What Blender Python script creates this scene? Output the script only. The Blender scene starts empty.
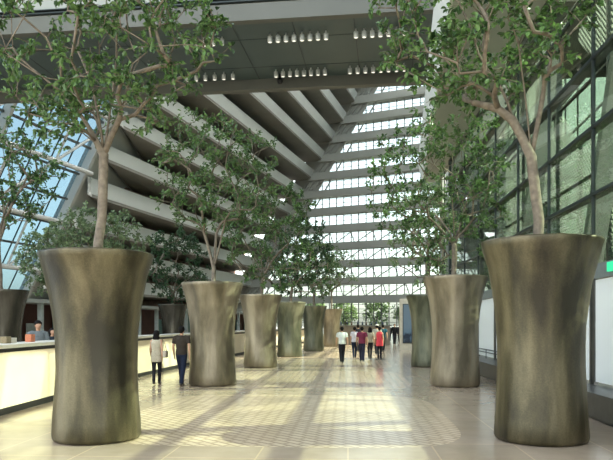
import bpy, bmesh, math, random
from mathutils import Vector, Matrix, Quaternion
from mathutils import noise as mnoise
PI = math.pi
S = bpy.context.scene
COL = S.collection
# ------------------------------------------------------------------ camera
FPX, CX, HOR, HC = 650.0, 306.5, 324.0, 1.75
YAW = math.atan((348 - CX) / FPX)
cy_, sy_ = math.cos(YAW), math.sin(YAW)
FW = Vector((-sy_, cy_, 0)); RT = Vector((cy_, sy_, 0))
def W(px, t, z=0.0):
    """world point in direction of column px at forward distance t"""
    p = FW * t + RT * (t * (px - CX) / FPX)
    return Vector((p.x, p.y, z))
def G(px, py):
    """ground point"""
    return W(px, HC * FPX / (py - HOR))
cam = bpy.data.cameras.new('camera'); co = bpy.data.objects.new('camera', cam); COL.objects.link(co)
co.location = (0, 0, HC); co.rotation_euler = (PI / 2, 0, YAW)
cam.sensor_width = 36; cam.sensor_fit = 'HORIZONTAL'; cam.lens = 36 * FPX / 613
cam.shift_y = (HOR - 230) / 613.0; cam.clip_end = 2000; cam.clip_start = 0.05
S.camera = co
# ------------------------------------------------------------------ materials
class NT:
    def __init__(s, name):
        s.m = bpy.data.materials.new(name); s.m.use_nodes = True
        s.n = s.m.node_tree.nodes; s.l = s.m.node_tree.links
        s.b = s.n['Principled BSDF']; s.out = s.n['Material Output']
    def new(s, t, **k):
        n = s.n.new(t)
        for a, v in k.items():
            if a[0] == 'i' and a[1:].isdigit(): n.inputs[int(a[1:])].default_value = v
            elif a in n.inputs.keys() : n.inputs[a].default_value = v
            else: setattr(n, a, v)
        return n
    def ln(s, a, b): s.l.new(a, b)
def c4(c): return (c[0], c[1], c[2], 1)
def srgb(r, g, b):
    f = lambda v: ((v / 255 + .055) / 1.055) ** 2.4 if v > 10 else v / 255 / 12.92
    return (f(r), f(g), f(b))
def mat(name, col, rough=.6, metal=0, spec=.5, emit=None, es=1, var=.12, scale=6, bump=0, bscale=20):
    t = NT(name); b = t.b
    tc = t.new('ShaderNodeTexCoord'); nz = t.new('ShaderNodeTexNoise', Scale=scale, Detail=5)
    t.ln(tc.outputs['Object'], nz.inputs['Vector'])
    rp = t.new('ShaderNodeValToRGB'); t.ln(nz.outputs['Fac'], rp.inputs['Fac'])
    e = rp.color_ramp.elements; e[0].position = .3; e[1].position = .7
    e[0].color = c4([v * (1 - var) for v in col]); e[1].color = c4([min(1, v * (1 + var)) for v in col])
    t.ln(rp.outputs['Color'], b.inputs['Base Color'])
    b.inputs['Roughness'].default_value = rough; b.inputs['Metallic'].default_value = metal
    b.inputs['Specular IOR Level'].default_value = spec
    if emit:
        b.inputs['Emission Color'].default_value = c4(emit); b.inputs['Emission Strength'].default_value = es
    if bump:
        n2 = t.new('ShaderNodeTexNoise', Scale=bscale, Detail=6); t.ln(tc.outputs['Object'], n2.inputs['Vector'])
        bp = t.new('ShaderNodeBump', Strength=bump, Distance=.02); t.ln(n2.outputs['Fac'], bp.inputs['Height'])
        t.ln(bp.outputs['Normal'], b.inputs['Normal'])
    return t.m
def glass(name, tint, refl=.9, lo=.04):
    """thin architectural pane: tinted transparency with a fresnel mirror"""
    t = NT(name); t.n.remove(t.b)
    tr = t.new('ShaderNodeBsdfTransparent', Color=c4(tint)); gl = t.new('ShaderNodeBsdfGlossy', Roughness=.02, Color=(refl, refl, refl, 1))
    lw = t.new('ShaderNodeLayerWeight', Blend=.5); pw = t.new('ShaderNodeMath', operation='POWER', i1=4.0); t.ln(lw.outputs['Facing'], pw.inputs[0])
    fr = t.new('ShaderNodeMath', operation='MULTIPLY_ADD', i1=.6, i2=lo); t.ln(pw.outputs[0], fr.inputs[0]); mx = t.new('ShaderNodeMixShader')
    t.ln(fr.outputs[0], mx.inputs[0]); t.ln(tr.outputs[0], mx.inputs[1]); t.ln(gl.outputs[0], mx.inputs[2])
    t.ln(mx.outputs[0], t.out.inputs['Surface']); return t.m
def frit_glass(name, tint, dot):
    t = NT(name); t.n.remove(t.b)
    tc = t.new('ShaderNodeTexCoord'); mp = t.new('ShaderNodeMapping'); mp.inputs['Rotation'].default_value = (PI / 4, 0, 0)
    mp.inputs['Scale'].default_value = (7.5, 7.5, 7.5)
    t.ln(tc.outputs['Object'], mp.inputs['Vector'])
    sx = t.new('ShaderNodeSeparateXYZ'); t.ln(mp.outputs[0], sx.inputs[0])
    def tri(o):
        f = t.new('ShaderNodeMath', operation='FRACT'); t.ln(o, f.inputs[0])
        a = t.new('ShaderNodeMath', operation='SUBTRACT', i1=.5); t.ln(f.outputs[0], a.inputs[0])
        q = t.new('ShaderNodeMath', operation='POWER', i1=2.0); t.ln(a.outputs[0], q.inputs[0]); return q.outputs[0]
    ad = t.new('ShaderNodeMath', operation='ADD'); t.ln(tri(sx.outputs['Y']), ad.inputs[0]); t.ln(tri(sx.outputs['Z']), ad.inputs[1])
    ls = t.new('ShaderNodeMath', operation='LESS_THAN', i1=.09); t.ln(ad.outputs[0], ls.inputs[0])
    nz = t.new('ShaderNodeTexNoise', Scale=.28, Detail=1); t.ln(tc.outputs['Object'], nz.inputs['Vector'])
    gt = t.new('ShaderNodeMath', operation='GREATER_THAN', i1=.46); t.ln(nz.outputs['Fac'], gt.inputs[0])
    mu = t.new('ShaderNodeMath', operation='MULTIPLY'); t.ln(ls.outputs[0], mu.inputs[0]); t.ln(gt.outputs[0], mu.inputs[1])
    tr = t.new('ShaderNodeBsdfTransparent', Color=c4(tint)); df = t.new('ShaderNodeBsdfDiffuse', Color=c4(dot)); tl = t.new('ShaderNodeBsdfTranslucent', Color=c4(dot))
    m0 = t.new('ShaderNodeMixShader', i0=.5); t.ln(df.outputs[0], m0.inputs[1]); t.ln(tl.outputs[0], m0.inputs[2])
    mx = t.new('ShaderNodeMixShader'); t.ln(mu.outputs[0], mx.inputs[0]); t.ln(tr.outputs[0], mx.inputs[1]); t.ln(m0.outputs[0], mx.inputs[2])
    t.ln(mx.outputs[0], t.out.inputs['Surface']); return t.m
def leaf_mat(name, a, b):
    t = NT(name); t.n.remove(t.b)
    g = t.new('ShaderNodeNewGeometry'); rp = t.new('ShaderNodeValToRGB'); t.ln(g.outputs['Random Per Island'], rp.inputs['Fac'])
    rp.color_ramp.elements[0].color = c4(a); rp.color_ramp.elements[1].color = c4(b)
    p = t.new('ShaderNodeBsdfPrincipled', Roughness=.32); p.inputs['Specular IOR Level'].default_value = .45
    tl = t.new('ShaderNodeBsdfTranslucent'); mx = t.new('ShaderNodeMixShader', i0=.28)
    t.ln(rp.outputs[0], p.inputs['Base Color'])
    hs = t.new('ShaderNodeHueSaturation', Saturation=1.1, Value=1.6); hs.inputs['Hue'].default_value = .48
    t.ln(rp.outputs[0], hs.inputs['Color']); t.ln(hs.outputs[0], tl.inputs['Color'])
    t.ln(p.outputs[0], mx.inputs[1]); t.ln(tl.outputs[0], mx.inputs[2]); t.ln(mx.outputs[0], t.out.inputs['Surface']); return t.m
def pot_mat(name, dark, mid, light, rough=.27):
    """fired, streaked metallic glaze"""
    t = NT(name); b = t.b
    tc = t.new('ShaderNodeTexCoord'); oi = t.new('ShaderNodeObjectInfo')
    ad = t.new('ShaderNodeVectorMath', operation='ADD'); t.ln(tc.outputs['Object'], ad.inputs[0])
    sc = t.new('ShaderNodeVectorMath', operation='SCALE', Scale=37.0); t.ln(oi.outputs['Location'], sc.inputs[0]); t.ln(sc.outputs[0], ad.inputs[1])
    m1 = t.new('ShaderNodeMapping'); m1.inputs['Scale'].default_value = (1.3, 1.3, .35); t.ln(ad.outputs[0], m1.inputs['Vector'])
    n1 = t.new('ShaderNodeTexNoise', Scale=1.6, Detail=6, Roughness=.5, Distortion=.2); t.ln(m1.outputs[0], n1.inputs['Vector'])
    n2 = t.new('ShaderNodeTexNoise', Scale=45, Detail=4); t.ln(ad.outputs[0], n2.inputs['Vector'])
    mx = t.new('ShaderNodeMath', operation='MULTIPLY_ADD', i1=.12); t.ln(n2.outputs['Fac'], mx.inputs[0]); t.ln(n1.outputs['Fac'], mx.inputs[2])
    rp = t.new('ShaderNodeValToRGB'); t.ln(mx.outputs[0], rp.inputs['Fac'])
    e = rp.color_ramp.elements; e[0].position = .42; e[1].position = .72; e[0].color = c4(dark); e[1].color = c4(light)
    k = e.new(.56); k.color = c4(mid)
    t.ln(rp.outputs[0], b.inputs['Base Color']); b.inputs['Metallic'].default_value = .45
    r2 = t.new('ShaderNodeMapRange', i3=rough, i4=rough + .2); t.ln(n1.outputs['Fac'], r2.inputs[0]); t.ln(r2.outputs[0], b.inputs['Roughness'])
    bp = t.new('ShaderNodeBump', Strength=.25, Distance=.01); t.ln(n2.outputs['Fac'], bp.inputs['Height']); t.ln(bp.outputs[0], b.inputs['Normal'])
    return t.m
def floor_mat():
    t = NT('travertine_floor'); b = t.b
    tc = t.new('ShaderNodeTexCoord'); P = tc.outputs['Object']
    sx = t.new('ShaderNodeSeparateXYZ'); t.ln(P, sx.inputs[0])
    n1 = t.new('ShaderNodeTexNoise', Scale=.9, Detail=8, Roughness=.65); t.ln(P, n1.inputs['Vector'])
    rp = t.new('ShaderNodeValToRGB'); t.ln(n1.outputs['Fac'], rp.inputs['Fac'])
    e = rp.color_ramp.elements; e[0].position = .3; e[1].position = .75
    e[0].color = c4((.36, .28, .20)); e[1].color = c4((.48, .39, .30))
    br = t.new('ShaderNodeTexBrick', Scale=1.0); br.offset = 0
    br.inputs['Brick Width'].default_value = 1.2; br.inputs['Row Height'].default_value = 1.2; br.inputs['Mortar Size'].default_value = .012
    br.inputs['Color1'].default_value = (1, 1, 1, 1); br.inputs['Color2'].default_value = (.9, .9, .88, 1); br.inputs['Mortar'].default_value = (1.25, 1.2, 1.1, 1)
    t.ln(P, br.inputs['Vector'])
    mu = t.new('ShaderNodeMix', data_type='RGBA', blend_type='MULTIPLY'); mu.inputs[0].default_value = 1
    t.ln(rp.outputs[0], mu.inputs[6]); t.ln(br.outputs['Color'], mu.inputs[7])
    # lattice inlay: two-tone woven mosaic inside elongated rounded fields
    mp = t.new('ShaderNodeMapping'); mp.inputs['Rotation'].default_value = (0, 0, PI / 4); t.ln(P, mp.inputs['Vector'])
    b2 = t.new('ShaderNodeTexBrick', Scale=1.0); b2.offset = .5
    b2.inputs['Brick Width'].default_value = .30; b2.inputs['Row Height'].default_value = .15; b2.inputs['Mortar Size'].default_value = .028
    b2.inputs['Color1'].default_value = c4((.66, .53, .385)); b2.inputs['Color2'].default_value = c4((.56, .44, .31)); b2.inputs['Mortar'].default_value = c4((.42, .325, .225))
    t.ln(mp.outputs[0], b2.inputs['Vector'])
    def mth(op, a, v=None, o2=None):
        m = t.new('ShaderNodeMath', operation=op)
        if hasattr(a, 'is_linked'): t.ln(a, m.inputs[0])
        else: m.inputs[0].default_value = a
        if o2 is not None: t.ln(o2, m.inputs[1])
        elif v is not None: m.inputs[1].default_value = v
        return m.outputs[0]
    yy = mth('SUBTRACT', sx.outputs['Y'], 12.6)
    yw = mth('WRAP', yy, 4.1); t.n[-1].inputs[2].default_value = -4.1
    xq = mth('POWER', mth('DIVIDE', mth('ABSOLUTE', mth('ADD', sx.outputs['X'], 1.15)), 3.0), 5)
    yq = mth('POWER', mth('DIVIDE', mth('ABSOLUTE', yw), 3.4), 5)
    msk = mth('LESS_THAN', mth('ADD', xq, o2=yq), 1.0)
    mx = t.new('ShaderNodeMix', data_type='RGBA'); t.ln(msk, mx.inputs[0]); t.ln(mu.outputs[2], mx.inputs[6]); t.ln(b2.outputs['Color'], mx.inputs[7])
    t.ln(mx.outputs[2], b.inputs['Base Color'])
    b.inputs['Roughness'].default_value = .17; b.inputs['Specular IOR Level'].default_value = .5
    n3 = t.new('ShaderNodeTexNoise', Scale=3, Detail=3); t.ln(P, n3.inputs['Vector'])
    r2 = t.new('ShaderNodeMapRange', i3=.1, i4=.26); t.ln(n3.outputs['Fac'], r2.inputs[0]); t.ln(r2.outputs[0], b.inputs['Roughness'])
    return t.m
M = {}
M['floor'] = floor_mat()
M['pot'] = pot_mat('bronze_glaze', (.018, .015, .007), (.06, .05, .025), (.15, .125, .07))
M['pot2'] = pot_mat('dark_bronze_glaze', (.03, .028, .02), (.06, .055, .04), (.12, .11, .085), .12)
M['pott'] = pot_mat('tan_glaze', (.09, .075, .048), (.18, .15, .10), (.30, .255, .18))
M['potg'] = pot_mat('green_bronze_glaze', (.05, .055, .035), (.11, .115, .075), (.22, .215, .145))
M['soil'] = mat('soil', (.03, .022, .015), .95, bump=.8)
M['leaf4'] = leaf_mat('garden_leaf', (.16, .28, .10), (.38, .50, .24))
M['bark'] = mat('bark', (.165, .135, .10), .85, var=.35, scale=12, bump=.5)
M['leaf'] = leaf_mat('ficus_leaf', (.012, .038, .012), (.13, .24, .08))
M['leaf2'] = leaf_mat('dark_leaf', (.010, .035, .016), (.06, .13, .055))
M['leaf3'] = leaf_mat('pale_leaf', (.07, .125, .06), (.24, .32, .17))
M['white'] = mat('white_paint', (.62, .64, .62), .5, var=.04)
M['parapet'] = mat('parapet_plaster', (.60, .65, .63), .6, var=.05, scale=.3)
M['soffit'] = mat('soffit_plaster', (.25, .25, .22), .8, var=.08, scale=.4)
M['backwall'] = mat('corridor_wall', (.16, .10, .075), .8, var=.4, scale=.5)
M['slab'] = mat('slab_edge', (.38, .40, .365), .7, var=.05, scale=.4)
M['bridge'] = mat('bridge_panel', (.075, .11, .108), .45, var=.08, scale=.5)
M['tan'] = mat('tan_cladding', (.14, .145, .125), .6, var=.05, scale=.5)
M['beige'] = mat('beige_cladding', (.34, .36, .335), .6, var=.04, scale=.5)
M['metal'] = mat('dark_metal', (.035, .045, .045), .4, metal=.5)
M['grid'] = mat('glazing_bar', (.09, .10, .095), .5)
M['steel'] = mat('brushed_steel', (.11, .11, .105), .35, metal=.8)
M['grey'] = mat('grey_panel', (.14, .16, .155), .5)
M['glassr'] = glass('green_glass', (.60, .65, .60))
M['glassl'] = glass('blue_glass', (.35, .43, .465))
M['glassf'] = glass('clear_glass', (.66, .70, .69))
M['frit'] = frit_glass('fritted_glass', (.86, .93, .88), (.42, .47, .43))
M['ground'] = mat('paving', (.25, .25, .22), .9, scale=.2)
M['counter'] = mat('cream_stone', (.74, .63, .48), .4, var=.05, scale=1.5)
M['ctop'] = mat('counter_top', (.80, .78, .70), .3, var=.03)
M['black'] = mat('black', (.012, .012, .013), .5)
M['skin'] = mat('skin', (.42, .24, .15), .55, var=.05)
M['hair'] = mat('hair', (.006, .005, .0045), .8, spec=.15)
M['shoe'] = mat('shoe', (.03, .027, .025), .5)
def frosted():
    t = NT('frosted_panel'); t.n.remove(t.b)
    d = t.new('ShaderNodeBsdfDiffuse', Color=(.82, .85, .84, 1)); l = t.new('ShaderNodeBsdfTranslucent', Color=(.55, .6, .6, 1))
    m = t.new('ShaderNodeMixShader', i0=.25); t.ln(d.outputs[0], m.inputs[1]); t.ln(l.outputs[0], m.inputs[2])
    g = t.new('ShaderNodeBsdfGlossy', Roughness=.1); m2 = t.new('ShaderNodeMixShader', i0=.06); t.ln(m.outputs[0], m2.inputs[1]); t.ln(g.outputs[0], m2.inputs[2])
    t.ln(m2.outputs[0], t.out.inputs['Surface']); return t.m
M['frost'] = frosted()
_cl = {}
def cloth(c, rough=.85):
    k = tuple(round(v, 3) for v in c)
    if k not in _cl: _cl[k] = mat('cloth_%d' % len(_cl), c, rough, spec=.15, var=.15, scale=30)
    return _cl[k]
# ------------------------------------------------------------------ mesh helpers
def link(name, me, m, parent=None, smooth=False, loc=None, rz=None):
    o = bpy.data.objects.new(name, me); COL.objects.link(o)
    if m and not me.materials: me.materials.append(m)
    if parent: o.parent = parent
    if smooth:
        for p in me.polygons: p.use_smooth = True
    if loc is not None: o.location = loc
    if rz is not None: o.rotation_euler = (0, 0, rz)
    return o
def obj(name, bm, m, parent=None, smooth=False, loc=None, rz=None, bevel=0):
    bmesh.ops.recalc_face_normals(bm, faces=bm.faces)
    me = bpy.data.meshes.new(name); bm.to_mesh(me); bm.free()
    o = link(name, me, m, parent, smooth, loc, rz)
    if bevel:
        b = o.modifiers.new('b', 'BEVEL'); b.width = bevel; b.segments = 2; b.limit_method = 'ANGLE'
    return o
def empty(name, loc=(0, 0, 0), rz=0):
    o = bpy.data.objects.new(name, None); COL.objects.link(o); o.location = loc; o.rotation_euler = (0, 0, rz); o.empty_display_size = .2
    return o
def tag(o, label=None, cat=None, group=None, kind=None):
    if label: o['label'] = label
    if cat: o['category'] = cat
    if group: o['group'] = group
    if kind: o['kind'] = kind
    return o
def struct(o, label=None): return tag(o, label=label, kind='structure')
def copy_tree(o, parent=None):
    c = o.copy(); COL.objects.link(c); c.parent = parent
    for ch in list(o.children): copy_tree(ch, c)
    return c
def box(bm, x0, x1, y0, y1, z0, z1):
    v = [bm.verts.new((x, y, z)) for x in (x0, x1) for y in (y0, y1) for z in (z0, z1)]
    for f in ((0, 1, 3, 2), (4, 6, 7, 5), (0, 4, 5, 1), (2, 3, 7, 6), (0, 2, 6, 4), (1, 5, 7, 3)): bm.faces.new([v[i] for i in f])
    return v
def bar(bm, a, b, w, h, up=Vector((0, 0, 1))):
    """rectangular bar from a to b; w across, h along up"""
    a = Vector(a); b = Vector(b); t = (b - a).normalized(); s = t.cross(up)
    if s.length < 1e-4: s = Vector((1, 0, 0))
    s.normalize(); u = s.cross(t).normalized(); vs = []
    for p in (a, b):
        for i, j in ((-1, -1), (1, -1), (1, 1), (-1, 1)): vs.append(bm.verts.new(p + s * (i * w / 2) + u * (j * h / 2)))
    for f in ((0, 1, 2, 3), (7, 6, 5, 4), (0, 4, 5, 1), (1, 5, 6, 2), (2, 6, 7, 3), (3, 7, 4, 0)): bm.faces.new([vs[i] for i in f])
def prism(bm, poly, z0, z1):
    a = [bm.verts.new((p[0], p[1], z0)) for p in poly]; b = [bm.verts.new((p[0], p[1], z1)) for p in poly]
    bm.faces.new(a); bm.faces.new(list(reversed(b))); n = len(poly)
    for i in range(n): bm.faces.new((a[i], b[i], b[(i + 1) % n], a[(i + 1) % n]))
def quadslab(bm, a, b, c, d, th):
    """thick quad panel (corners a..d), thickness along its normal"""
    a, b, c, d = map(Vector, (a, b, c, d)); n = (b - a).cross(d - a).normalized() * th
    v = [bm.verts.new(p) for p in (a, b, c, d)] + [bm.verts.new(p + n) for p in (a, b, c, d)]
    for f in ((0, 1, 2, 3), (7, 6, 5, 4), (0, 4, 5, 1), (1, 5, 6, 2), (2, 6, 7, 3), (3, 7, 4, 0)): bm.faces.new([v[i] for i in f])
def tube(bm, pts, rad, n=8, xref=None, cap=True):
    """swept tube; rad items are r or (rx, ry)"""
    pts = [Vector(p) for p in pts]; rings = []; s = None
    for i, p in enumerate(pts):
        t = (pts[min(i + 1, len(pts) - 1)] - pts[max(i - 1, 0)])
        t = t.normalized() if t.length > 1e-6 else Vector((0, 0, 1))
        if xref is not None: s = Vector(xref)
        elif s is None: s = Vector((1, 0, 0)) if abs(t.x) < .8 else Vector((0, 1, 0))
        s = (s - t * s.dot(t)); s = s.normalized() if s.length > 1e-5 else Vector((0, 1, 0)); u = t.cross(s)
        r = rad[i]; rx, ry = r if isinstance(r, tuple) else (r, r)
        rings.append([bm.verts.new(p + s * (math.cos(2 * PI * k / n) * rx) + u * (math.sin(2 * PI * k / n) * ry)) for k in range(n)])
    for a, b in zip(rings, rings[1:]):
        for k in range(n): bm.faces.new((a[k], a[(k + 1) % n], b[(k + 1) % n], b[k]))
    if cap: bm.faces.new(list(reversed(rings[0]))); bm.faces.new(rings[-1])
def lathe(bm, prof, n=48):
    rings = []
    for r, z in prof:
        rings.append([bm.verts.new((r * math.cos(2 * PI * k / n), r * math.sin(2 * PI * k / n), z)) for k in range(n)] if r > 1e-5 else [bm.verts.new((0, 0, z))])
    for a, b in zip(rings, rings[1:]):
        for k in range(n):
            if len(a) == 1 and len(b) == 1: continue
            if len(a) == 1: bm.faces.new((a[0], b[(k + 1) % n], b[k]))
            elif len(b) == 1: bm.faces.new((a[k], a[(k + 1) % n], b[0]))
            else: bm.faces.new((a[k], a[(k + 1) % n], b[(k + 1) % n], b[k]))
def ball(bm, c, r, seg=12):
    rx, ry, rz = r if isinstance(r, tuple) else (r, r, r)
    bmesh.ops.create_uvsphere(bm, u_segments=seg, v_segments=max(6, seg * 2 // 3), radius=1, matrix=Matrix.Translation(c) @ Matrix.Diagonal((rx, ry, rz, 1)))
# ------------------------------------------------------------------ world + sun
w = bpy.data.worlds.new('world'); S.world = w; w.use_nodes = True
wn = w.node_tree.nodes; wl = w.node_tree.links; bg = wn['Background']
sky = wn.new('ShaderNodeTexSky'); sky.sky_type = 'NISHITA'; sky.sun_disc = False
SUN_EL = math.radians(36.7)
sky.sun_elevation = SUN_EL; sky.sun_rotation = math.radians(90); sky.dust_density = 2.5; sky.air_density = 1.0; sky.altitude = 10
hv = wn.new('ShaderNodeHueSaturation'); hv.inputs['Saturation'].default_value = .45; wl.new(sky.outputs[0], hv.inputs['Color'])
wm = wn.new('ShaderNodeMix'); wm.data_type = 'RGBA'; wm.blend_type = 'MULTIPLY'; wm.inputs[0].default_value = 1; wm.inputs[7].default_value = (1.0, .99, .92, 1)
wl.new(hv.outputs[0], wm.inputs[6]); wl.new(wm.outputs[2], bg.inputs[0]); bg.inputs[1].default_value = .72
sd = bpy.data.lights.new('sun', 'SUN'); so = bpy.data.objects.new('sun', sd); COL.objects.link(so)
sd.energy = 18; sd.angle = math.radians(.6); sd.color = (1, .87, .76)
dirv = Vector((-math.cos(SUN_EL), 0.012, -math.sin(SUN_EL)))
so.rotation_euler = dirv.to_track_quat('-Z', 'Y').to_euler(); so.location = (30, 10, 30)
# ------------------------------------------------------------------ frame of the left and far facades
vL = (FW + RT * ((500 - CX) / FPX)).normalized()          # horizontal direction of the left facade
nL = Vector((vL.y, -vL.x, 0))                             # pointing into the hall
wF = (RT * .907 - FW * .42).normalized()                  # horizontal direction of the far wall
nF = Vector((-wF.y, wF.x, 0))
if nF.dot(FW) > 0: nF = -nF                               # pointing into the hall
C5 = W(315, 127); FH = 3.4; Z5 = 1.75 + 29.9; STEP = 2.25
def corner(z):
    k = 5 + (z - Z5) / FH
    p = C5 + wF * ((k - 5) * STEP); return Vector((p.x, p.y, z))
# ------------------------------------------------------------------ floor + ground
bm = bmesh.new(); box(bm, -45, 60, -6, 135, -.2, 0)
struct(obj('floor', bm, M['floor']), 'polished travertine floor with woven inlay')
bm = bmesh.new(); box(bm, -400, 500, -100, 600, -.5, -.21)
struct(obj('ground', bm, M['ground']), 'paved ground outside')
# ------------------------------------------------------------------ left facade
wl_ = struct(empty('wall_left'), 'inward leaning facade of stacked white balconies')
LEN = 61.0
for k in range(-3, 13):
    zt = Z5 + FH * (k - 5); c = corner(zt); c.z = 0; a = c - vL * LEN
    bm = bmesh.new()   # parapet: leaning white band
    lean = nL * .22
    pth = 1.35 if k > 1 else 1.7
    base_o, base_e = a - lean * 2, c - lean * 2
    quadslab(bm, Vector((a.x, a.y, zt)), Vector((c.x, c.y, zt)), Vector((base_e.x, base_e.y, zt - pth)), Vector((base_o.x, base_o.y, zt - pth)), .16)
    obj('parapet', bm, M['parapet'], wl_)
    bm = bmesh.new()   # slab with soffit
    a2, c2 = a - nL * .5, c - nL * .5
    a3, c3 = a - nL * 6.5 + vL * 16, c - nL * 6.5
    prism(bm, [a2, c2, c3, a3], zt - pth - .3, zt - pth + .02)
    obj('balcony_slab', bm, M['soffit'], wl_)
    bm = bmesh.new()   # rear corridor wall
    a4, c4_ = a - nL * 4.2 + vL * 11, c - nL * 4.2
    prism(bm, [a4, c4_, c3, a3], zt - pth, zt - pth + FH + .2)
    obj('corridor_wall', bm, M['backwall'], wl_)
    bm = bmesh.new()   # white end wall of each floor
    prism(bm, [a - nL * .2, a3, a3 - vL * .8, a - nL * .2 - vL * .4], zt - pth - .3, zt)
    obj('end_wall', bm, M['white'], wl_)
bm = bmesh.new(); g0 = lambda z: Vector((*(corner(z) - vL * 61.8 - nL * .9).xy, z)); g1 = lambda z: Vector((*(corner(z) - vL * 43.5 - nL * 6.9).xy, z))
quadslab(bm, g0(0), g1(0), g1(48), g0(48), .2); obj('gable_panel', bm, M['parapet'], wl_)
# left sloping glazed wall, nearer than the balconies
gl = struct(empty('window_1'), 'sloping blue glazed roof wall on white trusses')
def lp(s, z, off=0):
    """point on the leaning plane: s metres towards the camera from the far corner"""
    c = corner(z); p = c - vL * s + nL * off; return Vector((p.x, p.y, z))
S0, S1, ZT = 62.0, 118.0, 36.0
bm = bmesh.new(); quadslab(bm, lp(S0, 0, -1), lp(S1, 0, -1), lp(S1, ZT, -1), lp(S0, ZT, -1), .03); obj('glazing', bm, M['glassl'], gl)
bm = bmesh.new()
s = S0
while s < S1: bar(bm, lp(s, 0, -.9), lp(s, ZT, -.9), .09, .12, vL); s += 2.6
obj('mullion', bm, M['metal'], gl)
bm = bmesh.new(); z = 2.6
while z < ZT: bar(bm, lp(S0, z, -.85), lp(S1, z, -.85), .22, .22); z += 2.6
obj('transom', bm, M['grid'], gl)
bm = bmesh.new(); bar(bm, lp(S0, 0, -.8), lp(S0, ZT, -.8), .5, 1.3, nL); bar(bm, lp(S0 + 13, 0, -.6), lp(S0 + 13, ZT, -.6), .4, .9, nL)
bar(bm, lp(S0 + 26, 0, -.6), lp(S0 + 26, ZT, -.6), .4, .9, nL); obj('edge_beam', bm, M['white'], gl)
tr = struct(empty('trim_1'), 'white tubular truss under the sloping glazing')
bm = bmesh.new()
for z in (7.8, 13.0, 18.2, 23.4, 28.6): tube(bm, [lp(S0, z, .6), lp(S1, z, .6)], [.26, .26], 8)
obj('chord', bm, M['white'], tr)
bm = bmesh.new()
zs = (7.8, 13.0, 18.2, 23.4, 28.6)
for i in range(len(zs) - 1):
    s = S0 + (6 if i % 2 else 0); flip = i % 2
    while s < S1 - 6:
        tube(bm, [lp(s, zs[i + 1], .6), lp(s + 6, zs[i], .6)], [.15, .15], 6); tube(bm, [lp(s + 6, zs[i], .6), lp(s + 6.1, zs[i + 1], .6)], [.13, .13], 6); s += 12
obj('diagonal', bm, M['white'], tr)
# ------------------------------------------------------------------ far wall
wf = struct(empty('wall_back'), 'far glazed end wall crossed by grey floor slabs')
ZF = 62.0
def fp(s, z, off=0):
    c = corner(z) + nF * off; p = c + wF * s; return Vector((p.x, p.y, z))
def fend(z):   # right end: fixed plan position
    b = corner(0) + wF * 66; return Vector((b.x, b.y, z))
b0 = corner(0); E = b0 + wF * 66; E.z = 0
bm = bmesh.new(); quadslab(bm, corner(0), fend(0), fend(ZF), corner(ZF), .03); obj('glazing', bm, M['glassf'], wf)
zs = [Z5 + FH * (k - 5) - .75 for k in range(-3, 13)]
for z in zs:
    if z < 5: continue
    a = corner(z) - wF * .5; e = fend(z); th = 1.35 if z > 7 else 1.5
    bm = bmesh.new()
    prism(bm, [a + nF * 1.2, e + nF * 1.2, e - nF * .8, a - nF * .8], z - th, z)
    obj('floor_slab', bm, M['slab'], wf)
bm = bmesh.new(); s = 1.5
L = 66
while s < L:
    # clip each vertical against the leaning corner
    ztop = min(ZF, Z5 + FH * ((s - (b0 - C5).length) / STEP)) if s > 0 else 0
    p = b0 + wF * s; zt2 = min(ZF, max(1.0, s / STEP * FH))
    bar(bm, (p.x, p.y, 0), (p.x, p.y, zt2), .10, .16, wF); s += 1.5
obj('mullion', bm, M['grid'], wf)
bm = bmesh.new(); z = 1.2
while z < ZF: bar(bm, corner(z), fend(z), .1, .07); z += .85
obj('transom', bm, M['grid'], wf)
bm = bmesh.new()                                    # diagonal wind bracing seen behind the lower storeys
for i in range(len(zs) - 1):
    if zs[i] < 4 or zs[i] > 20: continue
    s = 4.0; c0 = corner(zs[i])
    while s < 52:
        bar(bm, fp(s, zs[i], -1.5), fp(s + 2.2, zs[i + 1] - 1.2, -1.5), .16, .16); bar(bm, fp(s + 2.2, zs[i + 1] - 1.2, -1.5), fp(s + 4.4, zs[i], -1.5), .16, .16); s += 4.4
obj('brace', bm, M['white'], wf)
bm = bmesh.new()                                    # solid leaning return beside the corner
quadslab(bm, corner(0) - wF * 3 + nF * .35, corner(0) + wF * 3.6 + nF * .35, corner(ZF) + wF * 3.6 + nF * .35, corner(ZF) - wF * 3 + nF * .35, .1); obj('corner_return', bm, M['slab'], wf)
bm = bmesh.new()                                    # leaning steel lattice at the corner of the two facades
for z in zs:
    if z < 5: continue
    z2 = z + FH
    for o in (.3, 1.4, 2.5, 3.6, 5.2): bar(bm, corner(z) + wF * o + nF * .7, corner(z2) + wF * o + nF * .7, .22, .22)
    bar(bm, corner(z) + wF * .3 + nF * .7, corner(z2) + wF * 2.9 + nF * .7, .16, .16)
    bar(bm, corner(z) + wF * 1.6 + nF * .7, corner(z2) + wF * 4.6 + nF * .7, .14, .14)
obj('corner_lattice', bm, M['slab'], wf)
# right end pier closing the far wall
bm = bmesh.new(); e = E - wF * 20
prism(bm, [e + nF * 2, E + nF * 2, E - nF * 2, e - nF * 2], 0, ZF)
struct(obj('trim_2', bm, M['beige']))
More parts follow.
